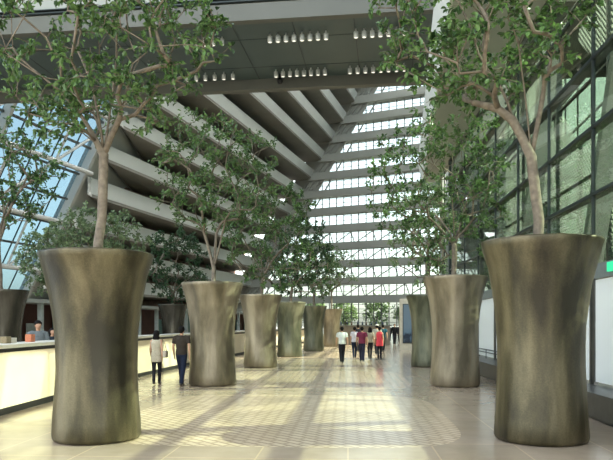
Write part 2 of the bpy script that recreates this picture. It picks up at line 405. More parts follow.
# ------------------------------------------------------------------ bridge overhead
br = struct(empty('ceiling'), 'grey bridge soffit spanning the hall overhead')
HB = 17.12 + HC
bd = Matrix.Rotation(math.radians(-3.4), 3, 'Z') @ Vector((1, 0, 0)); bn = Vector((-bd.y, bd.x, 0))
B0 = W(300, 36.6); BW = 8.4
def bp(s, o, z=0): p = B0 + bd * s + bn * o; return Vector((p.x, p.y, z))
SL, SR = -32, 26
bm = bmesh.new(); prism(bm, [bp(SL, 0), bp(SR, 0), bp(SR, BW), bp(SL, BW)], HB, HB + .3); obj('soffit_panel', bm, M['bridge'], br)
bm = bmesh.new()
for s in [SL + 3.5 * i for i in range(1, 17)]: prism(bm, [bp(s, .1), bp(s + .05, .1), bp(s + .05, BW), bp(s, BW)], HB - .015, HB - .001)
for o in (2.1, 6.3): prism(bm, [bp(SL, o), bp(SR, o), bp(SR, o + .05), bp(SL, o + .05)], HB - .015, HB - .001)
obj('panel_joint', bm, M['metal'], br)
bm = bmesh.new(); prism(bm, [bp(SL, -.5), bp(SR, -.5), bp(SR, 0), bp(SL, 0)], HB - .08, HB + .85); obj('near_fascia', bm, M['tan'], br)
bm = bmesh.new(); prism(bm, [bp(SL, -.55), bp(SR, -.55), bp(SR, -.2), bp(SL, -.2)], HB + .98, HB + 1.05); prism(bm, [bp(SL, -.6), bp(SR, -.6), bp(SR, -.2), bp(SL, -.2)], HB + 1.15, HB + 1.2); obj('rail', bm, M['metal'], br)
bm = bmesh.new(); prism(bm, [bp(SL, -.3), bp(SR, -.3), bp(SR, -.15), bp(SL, -.15)], HB + .85, HB + 3.5); obj('upper_wall', bm, M['slab'], br)
bm = bmesh.new(); prism(bm, [bp(SL, BW), bp(SR, BW), bp(SR, BW + .6), bp(SL, BW + .6)], HB - .72, HB + 3); obj('far_beam', bm, M['tan'], br)
# spotlights fixed under the bridge
def spot():
    t = empty('spotlight'); b = bmesh.new(); lathe(b, [(0, .18), (.05, .18), (.05, .04), (.14, 0), (.14, -.32), (.11, -.34)], 16); hs_ = obj('lamp_housing', b, M['white'], t, True)
    b = bmesh.new(); lathe(b, [(.115, -.335), (0, -.335)], 16); obj('lens', b, M['lens'], hs_); return t
M['lens'] = mat('lamp_lens', (.8, .8, .75), .2, emit=(1, .93, .8), es=.6)
proto = spot(); n = 0
rows = [(34, [(186, 222, 5), (270, 326, 8), (356, 405, 7)]), (70, [(187, 233, 6), (276, 325, 8), (350, 404, 8)])]
for py, gs in rows:
    t0 = 17.0 * FPX / (HOR - py)
    for gi, (x0, x1, cnt) in enumerate(gs):
        for i in range(cnt):
            px = x0 + (x1 - x0) * i / (cnt - 1)
            # distance from the near edge of bridge is constant within a row
            o_target = (bn.dot(W(300, t0) - B0)); q = FW + RT * ((px - CX) / FPX); tt = (o_target + bn.dot(B0)) / bn.dot(q)
            p = W(px, tt); o = proto if n == 0 else copy_tree(proto); n += 1
            o.location = (p.x, p.y, HB - .18)
            row = 'nearer' if py == 34 else 'farther'; cl = ['left', 'middle', 'right'][gi]
            tag(o, 'small white spotlight in the %s cluster of the %s row under the grey bridge' % (cl, row), 'spotlight', 'spotlights in the %s cluster, %s row' % (cl, row))
ds = empty('security_camera', W(280, 17 * FPX / 245.5, HB - .95)); tag(ds, 'black dome camera hanging under the far edge of the bridge', 'camera')
ds.location = bp(0, 0) ; _p = W(280, 44.6); ds.location = (_p.x, _p.y, HB - .3)
bm = bmesh.new(); lathe(bm, [(0, .3), (.07, .3), (.07, 0), (.2, 0), (.2, -.15)], 20); obj('mount', bm, M['metal'], ds, True)
bm = bmesh.new(); lathe(bm, [(.19, -.15), (.17, -.26), (.1, -.34), (0, -.37)], 20); obj('dome', bm, M['black'], ds, True)
# ------------------------------------------------------------------ right glass wall
XR = 5.1
wr = struct(empty('wall_right'), 'green tinted glass curtain wall with deep dark transoms')
Y0, Y1, ZTOP = 1.7, 33, 9.85
bm = bmesh.new(); box(bm, XR, XR + .02, Y0, Y1, 2.95, ZTOP); obj('glazing', bm, M['glassr'], wr)
ys = [13.9 + 3.0 * i for i in range(-4, 8)]
for y in ys:
    bm = bmesh.new(); box(bm, XR - .03, XR + .04, y - .022, y + .022, .5, ZTOP); obj('mullion', bm, M['metal'], wr)
for z in (4.45, 5.86, 7.3, 8.7):
    bm = bmesh.new(); box(bm, XR - .03, XR + .22, Y0, Y1, z - .035, z + .035); obj('transom', bm, M['metal'], wr)
bm = bmesh.new(); box(bm, XR - .05, XR + .4, Y0, Y1, 2.68, 2.98); obj('header', bm, M['grey'], wr)
bm = bmesh.new(); box(bm, XR - .06, XR + .06, Y0, Y1, ZTOP + .06, ZTOP + .14); obj('head_rail', bm, M['metal'], wr)
for i, y in enumerate(ys[:-1]):
    bm = bmesh.new(); box(bm, XR + .0, XR + .03, y + .12, y + 2.88, .56, 2.66); obj('lower_panel', bm, M['frost'], wr)
    bm = bmesh.new()
    for yy in (y + .08, y + 2.92): box(bm, XR - .03, XR + .05, yy - .05, yy + .05, .5, 2.68)
    obj('panel_frame', bm, M['steel'], wr)
bm = bmesh.new(); box(bm, 4.42, XR + .25, Y0, Y1, .08, .5); box(bm, 4.5, XR + .25, Y0, Y1, 0, .08); tb = obj('plinth', bm, M['steel'], wr, bevel=.015)
bm = bmesh.new()
for z in (.72, .82): tube(bm, [(XR - .09, 18, z), (XR - .09, Y1, z)], [.018, .018], 8)
for y in range(18, 33, 3): tube(bm, [(XR - .09, y, .48), (XR - .09, y, .84)], [.015, .015], 6)
obj('guard_rail', bm, M['metal'], wr)
# outer fritted screen with inclined struts
ws = struct(empty('window_2'), 'dotted outer glass screen outside the curtain wall')
bm = bmesh.new(); box(bm, 7.6, 7.63, 0, 32, 3.4, 12.5); obj('fritted_glazing', bm, M['frit'], ws)
bm = bmesh.new()
for y in (1, 5.6, 10.2, 14.8, 19.4, 24, 28.6): box(bm, 7.5, 7.7, y - .04, y + .04, 0, 12.5)
for z in (3.4, 6.4, 9.4, 12.4): box(bm, 7.55, 7.68, 0, 32, z - .03, z + .03)
obj('screen_frame', bm, M['metal'], ws)
for y in (13.5, 20.5, 27.5):
    bm = bmesh.new(); bar(bm, (6.9, y, 0), (6.9, y - 5, 11.5), .3, .55, Vector((1, 0, 0))); s_ = obj('strut', bm, M['white'], ws)
# transverse glazed screen at the end of the glass wall
wt = struct(empty('window_3'), 'teal glazed screen at the end of the glass wall, with added sun-dimming glazing beyond')
bm = bmesh.new(); box(bm, XR, 16, 33, 33.03, 0, 11); obj('glazing', bm, M['glassr'], wt)
bm = bmesh.new()
for i in range(8): box(bm, XR + i * 1.6 - .06, XR + i * 1.6 + .06, 32.9, 33.1, 0, 11)
for z in (1.2, 3, 5, 7, 9): box(bm, XR, 16, 32.9, 33.1, z - .06, z + .06)
obj('screen_frame', bm, M['metal'], wt)
bm = bmesh.new(); quadslab(bm, (16, 33, 0), (20, 131, 0), (20, 131, 24), (16, 33, 24), .02); obj('sun_dimming_glazing', bm, M['glassr'], wt)  # added tinted glazing, dims the sun falling on the far floor
bm = bmesh.new()
for i in range(33): f = i / 32; bar(bm, (16 + 4 * f, 33 + 98 * f, 0), (16 + 4 * f, 33 + 98 * f, 24), .1, .1)
for z in (.4, 3, 5.4, 7.8, 10, 13, 16, 19, 22, 24): bar(bm, (16, 33, z), (20, 131, z), .1, .14)
obj('sun_dimming_frame', bm, M['metal'], wt)
# beige canopy over the glass wall
cp = struct(empty('ceiling_edge'), 'beige canopy soffit above the glass wall')
poly = [(1.75, 6.5), (2.58, 16.7), (3.74, 30.8), (4.3, 38), (5.13, 38), (5.13, 6.5)]
bm = bmesh.new(); prism(bm, poly, 9.97, 10.15); obj('soffit', bm, M['beige'], cp)
bm = bmesh.new()
for a, b in zip(poly[:3], poly[1:4]): quadslab(bm, (a[0], a[1], 9.95), (b[0], b[1], 9.95), (b[0] - .28, b[1], 11.1), (a[0] - .28, a[1], 11.1), .1)
obj('fascia', bm, M['white'], cp)
# inner face of the right tower above the canopy
tw = struct(empty('wall_tower'), 'pale inner face of the right tower above the canopy')
bm = bmesh.new(); prism(bm, [(5.16, -12), (5.16, 38), (19, 131), (19.4, 131), (5.42, 38), (5.42, -12)], 10.1, 58); obj('tower_face', bm, M['beige'], tw)
# added backdrop block outside to the right, hides the bright sky
nb = empty('building', (58, 0, -.21)); tag(nb, 'pale office block added outside the glass wall to tone down the sky', 'building')
bm = bmesh.new(); box(bm, 0, 12, -60, 160, 0, 42); obj('wall', bm, mat('concrete', (.62, .66, .62), .8, scale=.1), nb)
for zi in range(12):
    bm = bmesh.new(); box(bm, -.08, 0.02, -59, 159, 1.2 + 3.3 * zi, 2.9 + 3.3 * zi); obj('window_band', bm, mat('window_band_glass', (.25, .33, .30), .3), nb)
# ------------------------------------------------------------------ portal and kiosk in the distance
pt = struct(empty('wall_portal'), 'beige portal wall with display panel')
A = G(400, 350); T44 = 1.75 * 650 / 26
bm = bmesh.new(); p0 = W(400, T44); p1 = W(452, T44); box(bm, p0.x, p1.x + 2, p0.y, p0.y + .5, 0, 3.45)
obj('portal_wall', bm, mat('portal_stone', (.50, .46, .36), .6), pt)
pn = empty('display_panel', W(407.5, T44 - .08)); tag(pn, 'tall blue and dark poster panel on the beige portal', 'poster')
pn.location.y = p0.y - .03
bm = bmesh.new(); box(bm, -.32, .32, -.02, .03, .45, 3.1); obj('frame', bm, M['metal'], pn)
def poster():
    t = NT('poster_print'); tc = t.new('ShaderNodeTexCoord'); sx = t.new('ShaderNodeSeparateXYZ'); t.ln(tc.outputs['Object'], sx.inputs[0])
    nz = t.new('ShaderNodeTexNoise', Scale=1.5, Detail=3); t.ln(tc.outputs['Object'], nz.inputs['Vector'])
    a = t.new('ShaderNodeMath', operation='MULTIPLY_ADD', i1=.3); t.ln(sx.outputs['Z'], a.inputs[0]); t.ln(nz.outputs['Fac'], a.inputs[2])
    rp = t.new('ShaderNodeValToRGB'); t.ln(a.outputs[0], rp.inputs[0]); e = rp.color_ramp.elements
    e[0].position = .7; e[0].color = (.02, .03, .05, 1); e[1].position = 1.3; e[1].color = (.12, .17, .22, 1); k = e.new(.85); k.color = (.10, .16, .22, 1); t.ln(rp.outputs[0], t.b.inputs['Base Color']); t.b.inputs['Roughness'].default_value = .2; return t.m
bm = bmesh.new(); box(bm, -.27, .27, -.035, -.02, .5, 3.05); obj('print', bm, poster(), pn)
ks = empty('kiosk', G(362, 345)); tag(ks, 'beige bar kiosk in the distance behind the group of visitors', 'kiosk')
bm = bmesh.new(); prism(bm, [(-2.3, 0), (2.3, -.2), (2.3, 1.6), (-2.3, 1.8)], 0, 1.55); obj('counter_body', bm, mat('kiosk_stone', (.17, .145, .11), .6), ks)
bm = bmesh.new(); prism(bm, [(-2.45, -.15), (2.45, -.35), (2.45, 1.75), (-2.45, 1.95)], 1.55, 1.66); obj('counter_top', bm, M['tan'], ks)
random.seed(4)
kb = []
for i in range(11):
    b = empty('bottle', ks.location + Vector((-2.1 + i * .42 + random.uniform(-.08, .08), .3 + random.uniform(-.2, .2), 1.66)))
    tag(b, 'small dark bottle among those standing along the kiosk top', 'bottle', 'bottles on the kiosk')
    bm = bmesh.new(); h = random.uniform(.25, .42); lathe(bm, [(0, 0), (.07, 0), (.07, h * .6), (.028, h * .78), (.028, h), (0, h)], 12)
    obj('glass_body', bm, mat('bottle_glass%d' % i, random.choice([(.02, .05, .02), (.06, .03, .02), (.02, .03, .05), (.2, .15, .08)]), .15), b, True)
# ------------------------------------------------------------------ reception counter
cpts = [G(-60, 436), G(0, 416.5), G(54.6, 401), G(136.7, 378), G(189, 365.8), G(240, 355), G(268, 348.6), G(296, 344), G(318, 341)]
def strip(off0, off1, z0, z1, name, m, parent, sub=None):
    bm = bmesh.new(); n = len(cpts); L0, L1 = [], []
    for i in range(n):
        t = (cpts[min(i + 1, n - 1)] - cpts[max(0, i - 1)]).normalized(); s = Vector((-t.y, t.x, 0))   # towards the back (left)
        L0.append(cpts[i] + s * off0); L1.append(cpts[i] + s * off1)
    for i in range(n - 1):
        v = []
        for z in (z0, z1):
            for p in (L0[i], L0[i + 1], L1[i + 1], L1[i]): v.append(bm.verts.new((p.x, p.y, z)))
        for f in ((0, 1, 2, 3), (7, 6, 5, 4), (0, 4, 5, 1), (2, 6, 7, 3)): bm.faces.new([v[q] for q in f])
        if i == 0: bm.faces.new([v[q] for q in (0, 3, 7, 4)])
        if i == n - 2: bm.faces.new([v[q] for q in (1, 5, 6, 2)])
    bmesh.ops.remove_doubles(bm, verts=bm.verts, dist=1e-4)
    o = obj(name, bm, m, parent); return o
ct = empty('reception_counter'); tag(ct, 'long curving cream reception counter with a white top and dark reveal', 'counter')
strip(.03, .5, 0, .14, 'kick_base', M['black'], ct)
strip(0, .55, .14, 1.20, 'front_panel', M['counter'], ct)
strip(.03, .55, 1.20, 1.28, 'dark_reveal', M['black'], ct)
strip(-.03, .7, 1.28, 1.35, 'counter_top', M['ctop'], ct)
strip(.7, 1.02, .78, .82, 'work_shelf', M['tan'], ct)
def along(i, f, off):
    t = (cpts[i + 1] - cpts[i]).normalized(); s = Vector((-t.y, t.x, 0)); return cpts[i].lerp(cpts[i + 1], f) + s * off, math.atan2(t.y, t.x)
# computer screens on the work shelf
def monitor():
    t = empty('computer_monitor'); b = bmesh.new(); box(b, -.3, .3, -.02, .02, .24, .66); cs_ = obj('casing', b, M['black'], t, bevel=.008)
    b = bmesh.new(); box(b, -.28, .28, -.024, -.019, .26, .64); obj('screen', b, mat('teal_screen', (.05, .22, .2), .3), cs_)
    b = bmesh.new(); box(b, -.03, .03, 0.02, .05, 0, .35); obj('stand', b, M['steel'], t); b = bmesh.new(); box(b, -.12, .12, -.08, .12, 0, .015); obj('foot', b, M['steel'], t); return t
mp_ = monitor(); msp = [(1, .28, 'left of the seated clerk'), (1, .68, 'right of the clerk behind the counter'), (3, .3, 'behind the walking woman'), (3, .75, 'behind the walking man')]
for j, (i, f, l) in enumerate(msp):
    p, a = along(i, f, .87); o = mp_ if j == 0 else copy_tree(mp_); o.location = (p.x, p.y, .82); o.rotation_euler = (0, 0, a - PI)
    tag(o, 'dark computer monitor on the counter shelf, ' + l, 'monitor', 'monitors behind the reception counter')
# brochure box / small things on the top
for j, (i, f, c, l) in enumerate([(1, .9, (.5, .18, .1), 'small orange-red box on the counter beside the large left planter'), (1, .45, (.25, .2, .12), 'small brown box of leaflets on the counter before the clerk'), (1, .55, (.55, .5, .42), 'small cream box on the counter before the clerk')]):
    p, a = along(i, f, .45); bm = bmesh.new(); box(bm, -.1, .1, -.07, .07, 0, .17 - .03 * j); o = obj('leaflet_box', bm, cloth(c), loc=(p.x, p.y, 1.35), rz=a, bevel=.006); tag(o, l, 'box')
# shop fronts along the left side, seen over the counter
sh = struct(empty('wall_shops'), 'low row of shop fronts behind the reception counter')
q0 = Vector((-19.5, 17, 0)); sv = Vector((.14, 1, 0)).normalized(); sn = Vector((sv.y, -sv.x, 0))
def sp(s, o, z): p = q0 + sv * s + sn * o; return Vector((p.x, p.y, z))
bm = bmesh.new(); prism(bm, [sp(0, -2, 0), sp(75, -2, 0), sp(75, -1.6, 0), sp(0, -1.6, 0)], 0, 2.9); obj('rear_wall', bm, mat('shop_wall', (.075, .03, .022), .7, var=.3, scale=1), sh)
bm = bmesh.new(); prism(bm, [sp(0, -2, 0), sp(75, -2, 0), sp(75, .3, 0), sp(0, .3, 0)], 2.9, 3.1); obj('shop_fascia', bm, M['slab'], sh)
tealm = mat('teal_panel', (.03, .13, .12), .3); palem = mat('pale_panel', (.4, .45, .43), .5)
random.seed(9)
for i in range(25):
    bm = bmesh.new(); prism(bm, [sp(3 * i, -.1, 0), sp(3 * i + .22, -.1, 0), sp(3 * i + .22, .15, 0), sp(3 * i, .15, 0)], 0, 2.9); obj('shop_post', bm, palem, sh)
    if random.random() < .75:
        bm = bmesh.new(); x = random.uniform(.4, 1.2); prism(bm, [sp(3 * i + x, -1.5, 0), sp(3 * i + x + 1.3, -1.5, 0), sp(3 * i + x + 1.3, -1.4, 0), sp(3 * i + x, -1.4, 0)], .3, random.uniform(1.7, 2.6)); obj('shop_panel', bm, random.choice([tealm, tealm, palem, M['black']]), sh)
# exit sign
ex = empty('exit_sign', (XR - .09, 12.68, 2.85)); tag(ex, 'small green exit sign on the grey header of the glass wall', 'sign')
bm = bmesh.new(); box(bm, -.03, .03, -.2, .2, -.09, .09); obj('sign_box', bm, mat('sign_green', (.02, .35, .16), .4, emit=(.02, .5, .22), es=.8), ex)
# ------------------------------------------------------------------ trees in pots
def pot_mesh(seed, sxy=1, sz=1):
    r = random.Random(seed); bm = bmesh.new()
    prof = [(0, 0), (.60, 0), (.655, .015), (.68, .07), (.67, .3), (.645, .7), (.625, 1.1), (.625, 1.4), (.64, 1.7), (.672, 2.0), (.722, 2.3), (.79, 2.6), (.855, 2.82), (.882, 2.9), (.872, 2.93), (.84, 2.93), (.82, 2.85), (.78, 2.72)]
    lathe(bm, prof, 64)
    for v in bm.verts:
        a = math.atan2(v.co.y, v.co.x); k = 1 + .012 * math.sin(2 * a + r.random() * 6) + .012 * mnoise.noise(Vector((math.cos(a) * 1.5 + seed, math.sin(a) * 1.5, v.co.z * .8)))
        v.co.x *= k * sxy; v.co.y *= k * sxy; v.co.z *= sz
    return bm
def leafshape(bm, p, d, up, L, wd):
    s = d.cross(up)
    if s.length < 1e-3: s = d.cross(Vector((1, 0, 0)))
    s.normalize(); n = s.cross(d).normalized(); f = n * (-wd * .22)
    a = bm.verts.new(p); m1 = bm.verts.new(p + d * L * .35 + s * wd * .48 - f); m2 = bm.verts.new(p + d * L * .35 - s * wd * .48 - f)
    m3 = bm.verts.new(p + d * L * .74 + s * wd * .42 - f); m4 = bm.verts.new(p + d * L * .74 - s * wd * .42 - f); e = bm.verts.new(p + d * L - n * L * .08)
    c = bm.verts.new(p + d * L * .5)
    bm.faces.new((a, m1, c)); bm.faces.new((a, c, m2)); bm.faces.new((m1, m3, c)); bm.faces.new((m3, e, c)); bm.faces.new((e, m4, c)); bm.faces.new((m4, m2, c))
def rvec(r):
    while True:
        v = Vector((r.uniform(-1, 1), r.uniform(-1, 1), r.uniform(-1, 1)))
        if .05 < v.length < 1: return v
def tree_geo(seed, base, fork, crown_c, crown_r, ncl, nleaf, L, limbs=4, r0=.09, spread=.26, forks=None, twig=True):
    """returns (branches bm, leaves bm). base/fork/crown in local metres"""
    r = random.Random(seed); nodes = []   # (pos, parent)
    def add(p, par): nodes.append([Vector(p), par]); return len(nodes) - 1
    i = add(base, -1); base = Vector(base); fork = Vector(fork); cc = Vector(crown_c); cr = Vector(crown_r)
    for k in range(1, 6):
        p = base.lerp(fork, k / 5) + Vector((r.uniform(-1, 1), r.uniform(-1, 1), 0)) * (.03 if k < 5 else 0); i = add(p, i)
    ends = []
    if forks is None:
        forks = []
        for j in range(limbs):
            a = 2 * PI * (j + r.uniform(-.25, .25)) / limbs; e = cc + Vector((math.cos(a) * cr.x * .45, math.sin(a) * cr.y * .45, -cr.z * r.uniform(0, .35))); forks.append(e)
    fi = i
    for e in forks:
        e = Vector(e); k0 = fi; st = nodes[fi][0]; mid = st.lerp(e, .4) + Vector((0, 0, (e - st).length * .28))
        for k in range(1, 7):
            f = k / 6; p = st * (1 - f) ** 2 + mid * 2 * f * (1 - f) + e * f * f + rvec(r) * .02; k0 = add(p, k0)
    tg = []
    while len(tg) < ncl:
        v = rvec(r)
        if r.random() < (.3 if v.length < .55 else 1): tg.append(cc + Vector((v.x * cr.x, v.y * cr.y, v.z * cr.z)))
    tg.sort(key=lambda p: (p - fork).length); tips = []
    for p in tg:
        best = min(range(6, len(nodes)), key=lambda q: (nodes[q][0] - p).length + .8 * max(0, nodes[q][0].z - p.z + .15))
        st = nodes[best][0]; d = (p - st).length; n = max(2, int(d / .28)); k0 = best
        bend = rvec(r) * d * .18 + Vector((0, 0, d * .12))
        for k in range(1, n + 1):
            f = k / n; q = st.lerp(p, f) + bend * math.sin(PI * f) + rvec(r) * .02; k0 = add(q, k0)
        tips.append(k0)
    tipset = set(tips); kids = {}
    for q in range(len(nodes)): kids.setdefault(nodes[q][1], []).append(q)
    for _ in range(4):
        new = [n_[0].copy() for n_ in nodes]
        for q in range(3, len(nodes)):
            if q in tipset or not kids.get(q): continue
            av = Vector((0, 0, 0))
            for c_ in kids[q]: av += nodes[c_][0]
            av /= len(kids[q]); new[q] = nodes[q][0] * .45 + (nodes[nodes[q][1]][0] + av) * .275
        for q in range(len(nodes)): nodes[q][0] = new[q]
    N = len(nodes); w_ = [0.0] * N; ch = [[] for _ in range(N)]
    for q in range(N):
        if nodes[q][1] >= 0: ch[nodes[q][1]].append(q)
    for q in range(N - 1, -1, -1):
        if not ch[q]: w_[q] = 1.0
        if nodes[q][1] >= 0: w_[nodes[q][1]] += w_[q]
    tot = w_[0]; rad = [max(.007, r0 * (x / tot) ** .5) for x in w_]
    rad[0] *= 1.15
    bm = bmesh.new(); used = set()
    def chain(start):
        path = [start] if nodes[start][1] < 0 else [nodes[start][1], start]; cur = start
        rest = []
        while ch[cur]:
            c = sorted(ch[cur], key=lambda q: -w_[q]); rest += c[1:]; cur = c[0]; path.append(cur)
        rr = [rad[q] for q in path]
        if nodes[start][1] >= 0: rr[0] = rr[1]
        tube(bm, [nodes[q][0] for q in path], rr, 7 if rr[0] > .03 else 4)
        for q in rest: chain(q)
    chain(0)
    bl = bmesh.new()
    for tnode in tips:
        c = nodes[tnode][0]; par = nodes[nodes[tnode][1]][0]; dd = (c - par).normalized(); nt = 3
        per = max(3, int(nleaf * r.uniform(.6, 1.4)))
        for q in range(nt):
            d = (dd * .6 + rvec(r) * .9 + Vector((0, 0, .1))).normalized(); ln = spread * r.uniform(.7, 1.5)
            if twig: tube(bm, [c, c + d * ln * .55 + Vector((0, 0, .02)), c + d * ln], [.006, .005, .004], 3, cap=False)
            for g in range(per // nt + 1):
                f = r.uniform(.05, 1.05); p = c + d * ln * f + rvec(r) * spread * .16
                ld = (d * .5 + rvec(r) + Vector((0, 0, -.25))).normalized()
                leafshape(bl, p, ld, (Vector((0, 0, 1)) + rvec(r) * .7).normalized(), L * r.uniform(.65, 1.2), L * r.uniform(.5, .68))
    return bm, bl
def potted(name, loc, label, seed, potm, leafm, group, rz=0, sxy=1, sz=1, **k):
    t = empty(name, (loc[0], loc[1], 0)); tag(t, label, 'potted tree', group)
    obj('pot', pot_mesh(seed, sxy, sz), potm, t, True, rz=rz)
    bm = bmesh.new(); lathe(bm, [(.77 * sxy, 2.7 * sz), (.5, 2.75 * sz), (0, 2.78 * sz)], 32); obj('soil', bm, M['soil'], t, True)
    b, l = tree_geo(seed, **k); obj('trunk', b, M['bark'], t, True); lf = obj('foliage', l, leafm, t); return t
GL = 'large potted trees along the left of the concourse'; GR = 'large potted trees along the glass wall'; GB = 'dark potted trees behind the counter'
B = (0, 0, 2.7)
p = W(97, 9.95)
potted('potted_tree', p, 'tall bronze planter with leafy tree in the near left foreground, tree reaching the bridge', 11, M['pot'], M['leaf'], GL, sxy=.96, sz=.965, base=(.0, 0, 2.7), fork=(.12, .05, 4.35), crown_c=(.1, 0, 6.05), crown_r=(1.85, 1.6, 1.55), ncl=170, nleaf=30, L=.105, r0=.075, forks=[(-.35, .2, 6.0), (.85, -.2, 5.8), (.2, .45, 6.2), (-1.0, -.1, 5.6)])
p = W(212.5, 18.7)
potted('potted_tree', p, 'bronze planter beside the walking couple, its slender tree pale green', 12, M['pott'], M['leaf'], GL, base=B, fork=(.05, 0, 3.2), crown_c=(.1, 0, 6.05), crown_r=(1.85, 1.7, 1.7), ncl=150, nleaf=30, L=.11, r0=.065, forks=[(-.5, .1, 4.9), (.55, -.2, 5.0), (.05, .6, 5.4)])
p = W(260.5, 26.4)
potted('potted_tree', p, 'bronze planter third along the left row, with a full bushy tree', 13, M['pott'], M['leaf'], GL, base=B, fork=(.1, 0, 3.6), crown_c=(.35, 0, 5.3), crown_r=(2.0, 1.8, 2.3), ncl=140, nleaf=28, L=.14, r0=.075)
p = W(289.7, 35)
potted('potted_tree', p, 'darker green planter fourth along the left row, with a dark dense tree', 14, M['potg'], M['leaf2'], GL, base=B, fork=(.1, 0, 3.6), crown_c=(.5, 0, 5.4), crown_r=(2.0, 1.8, 2.2), ncl=130, nleaf=24, L=.17, r0=.08)
p = W(313.5, 42.6)
potted('potted_tree', p, 'smaller looking green-grey planter fifth along the left row, sunlit at its foot', 15, M['potg'], M['leaf'], GL, base=B, fork=(0, 0, 3.7), crown_c=(.1, 0, 5.3), crown_r=(1.9, 1.8, 1.9), ncl=100, nleaf=18, L=.18, r0=.08)
p = W(331.5, 51)
potted('potted_tree', p, 'farthest planter of the left row, tan, with a thin airy tree', 16, M['pott'], M['leaf3'], GL, base=B, fork=(0, 0, 4.2), crown_c=(0, 0, 6), crown_r=(2.3, 2, 1.7), ncl=80, nleaf=14, L=.18, r0=.08)
p = W(540.5, 9.85)
potted('potted_tree', p, 'tall bronze planter and tree in the near right foreground beside the glass wall', 25, M['pot'], M['leaf'], GR, sz=1.025, base=(0, 0, 2.7), fork=(-.12, 0, 4.25), crown_c=(-.9, 0, 6.35), crown_r=(1.6, 1.5, 1.25), ncl=130, nleaf=30, L=.11, r0=.08, forks=[(-1.0, .1, 5.9), (-.5, -.35, 6.2), (.3, .1, 6.1)])
p = W(455, 18.45)
potted('potted_tree', p, 'tan bronze planter in the middle of the right row with wide airy tree', 22, M['pott'], M['leaf'], GR, sz=1.055, sxy=1.02, base=B, fork=(0, 0, 4.0), crown_c=(-.4, 0, 5.7), crown_r=(2.05, 1.6, 2.25), ncl=170, nleaf=30, L=.115, r0=.075)
p = W(427.5, 26.8)
potted('potted_tree', p, 'farthest planter of the right row, green-grey, half hidden behind the middle one', 23, M['potg'], M['leaf3'], GR, base=B, fork=(0, 0, 4.2), crown_c=(-.1, 0, 5.6), crown_r=(1.5, 1.5, 2.2), ncl=100, nleaf=22, L=.15, r0=.11)
p = W(2, 22.6)
potted('potted_tree', p, 'dark planter with tree behind the counter at the left edge', 31, M['pot2'], M['leaf'], GB, base=B, fork=(-.2, 0, 4.6), crown_c=(.1, 0, 6.9), crown_r=(1.8, 1.8, 1.7), ncl=120, nleaf=24, L=.15, r0=.1)
p = W(92, 29)
potted('potted_tree', p, 'dusty pale tree rising behind the near left planter', 32, M['pot2'], M['leaf3'], GB, base=B, fork=(0, 0, 3.3), crown_c=(.2, 0, 5.1), crown_r=(2.3, 1.9, 1.9), ncl=230, nleaf=26, L=.16, r0=.1)
p = W(173, 39)
potted('potted_tree', p, 'black planter with dark tree behind the counter above the walking couple', 33, M['pot2'], M['leaf2'], GB, base=B, fork=(0, 0, 3.5), crown_c=(.2, 0, 5.3), crown_r=(1.9, 1.9, 2.4), ncl=140, nleaf=24, L=.18, r0=.1)
p = W(72, 31)
potted('potted_tree', p, 'pale small tree behind the clerk at the reception counter', 34, M['pot2'], M['leaf3'], GB, base=B, fork=(0, 0, 3.0), crown_c=(-1.2, 0, 4.6), crown_r=(1.4, 1.3, 1.6), ncl=110, nleaf=24, L=.16, r0=.07)
# garden trees outside the far wall
random.seed(77)
bms = [tree_geo(90 + i, (0, 0, 0), (0, 0, 2), (0, 0, 4.5), (2.5, 2.4, 3.2), 110, 18, .4, spread=.6, r0=.2, twig=False) for i in range(2)]
pm = []
for i, (b, l) in enumerate(bms):
    t = empty('garden_tree'); obj('trunk', b, M['bark'], t); obj('foliage', l, M['leaf4'], t); pm.append(t)
used = [0, 0]
for i in range(7):
    px = 252 + i * 31; j = i % 2
    # just outside the far wall
    q = FW + RT * ((px - CX) / FPX); tt = (C5.dot(nF) - 9) / q.dot(nF); p = W(px, tt)
    t = pm[j] if not used[j] else copy_tree(pm[j]); used[j] = 1; t.location = (p.x, p.y, -.2); t.rotation_euler = (0, 0, i * 1.3)
    tag(t, 'light green garden tree outside beneath the far glass wall', 'tree', 'garden trees beyond the far glass wall')
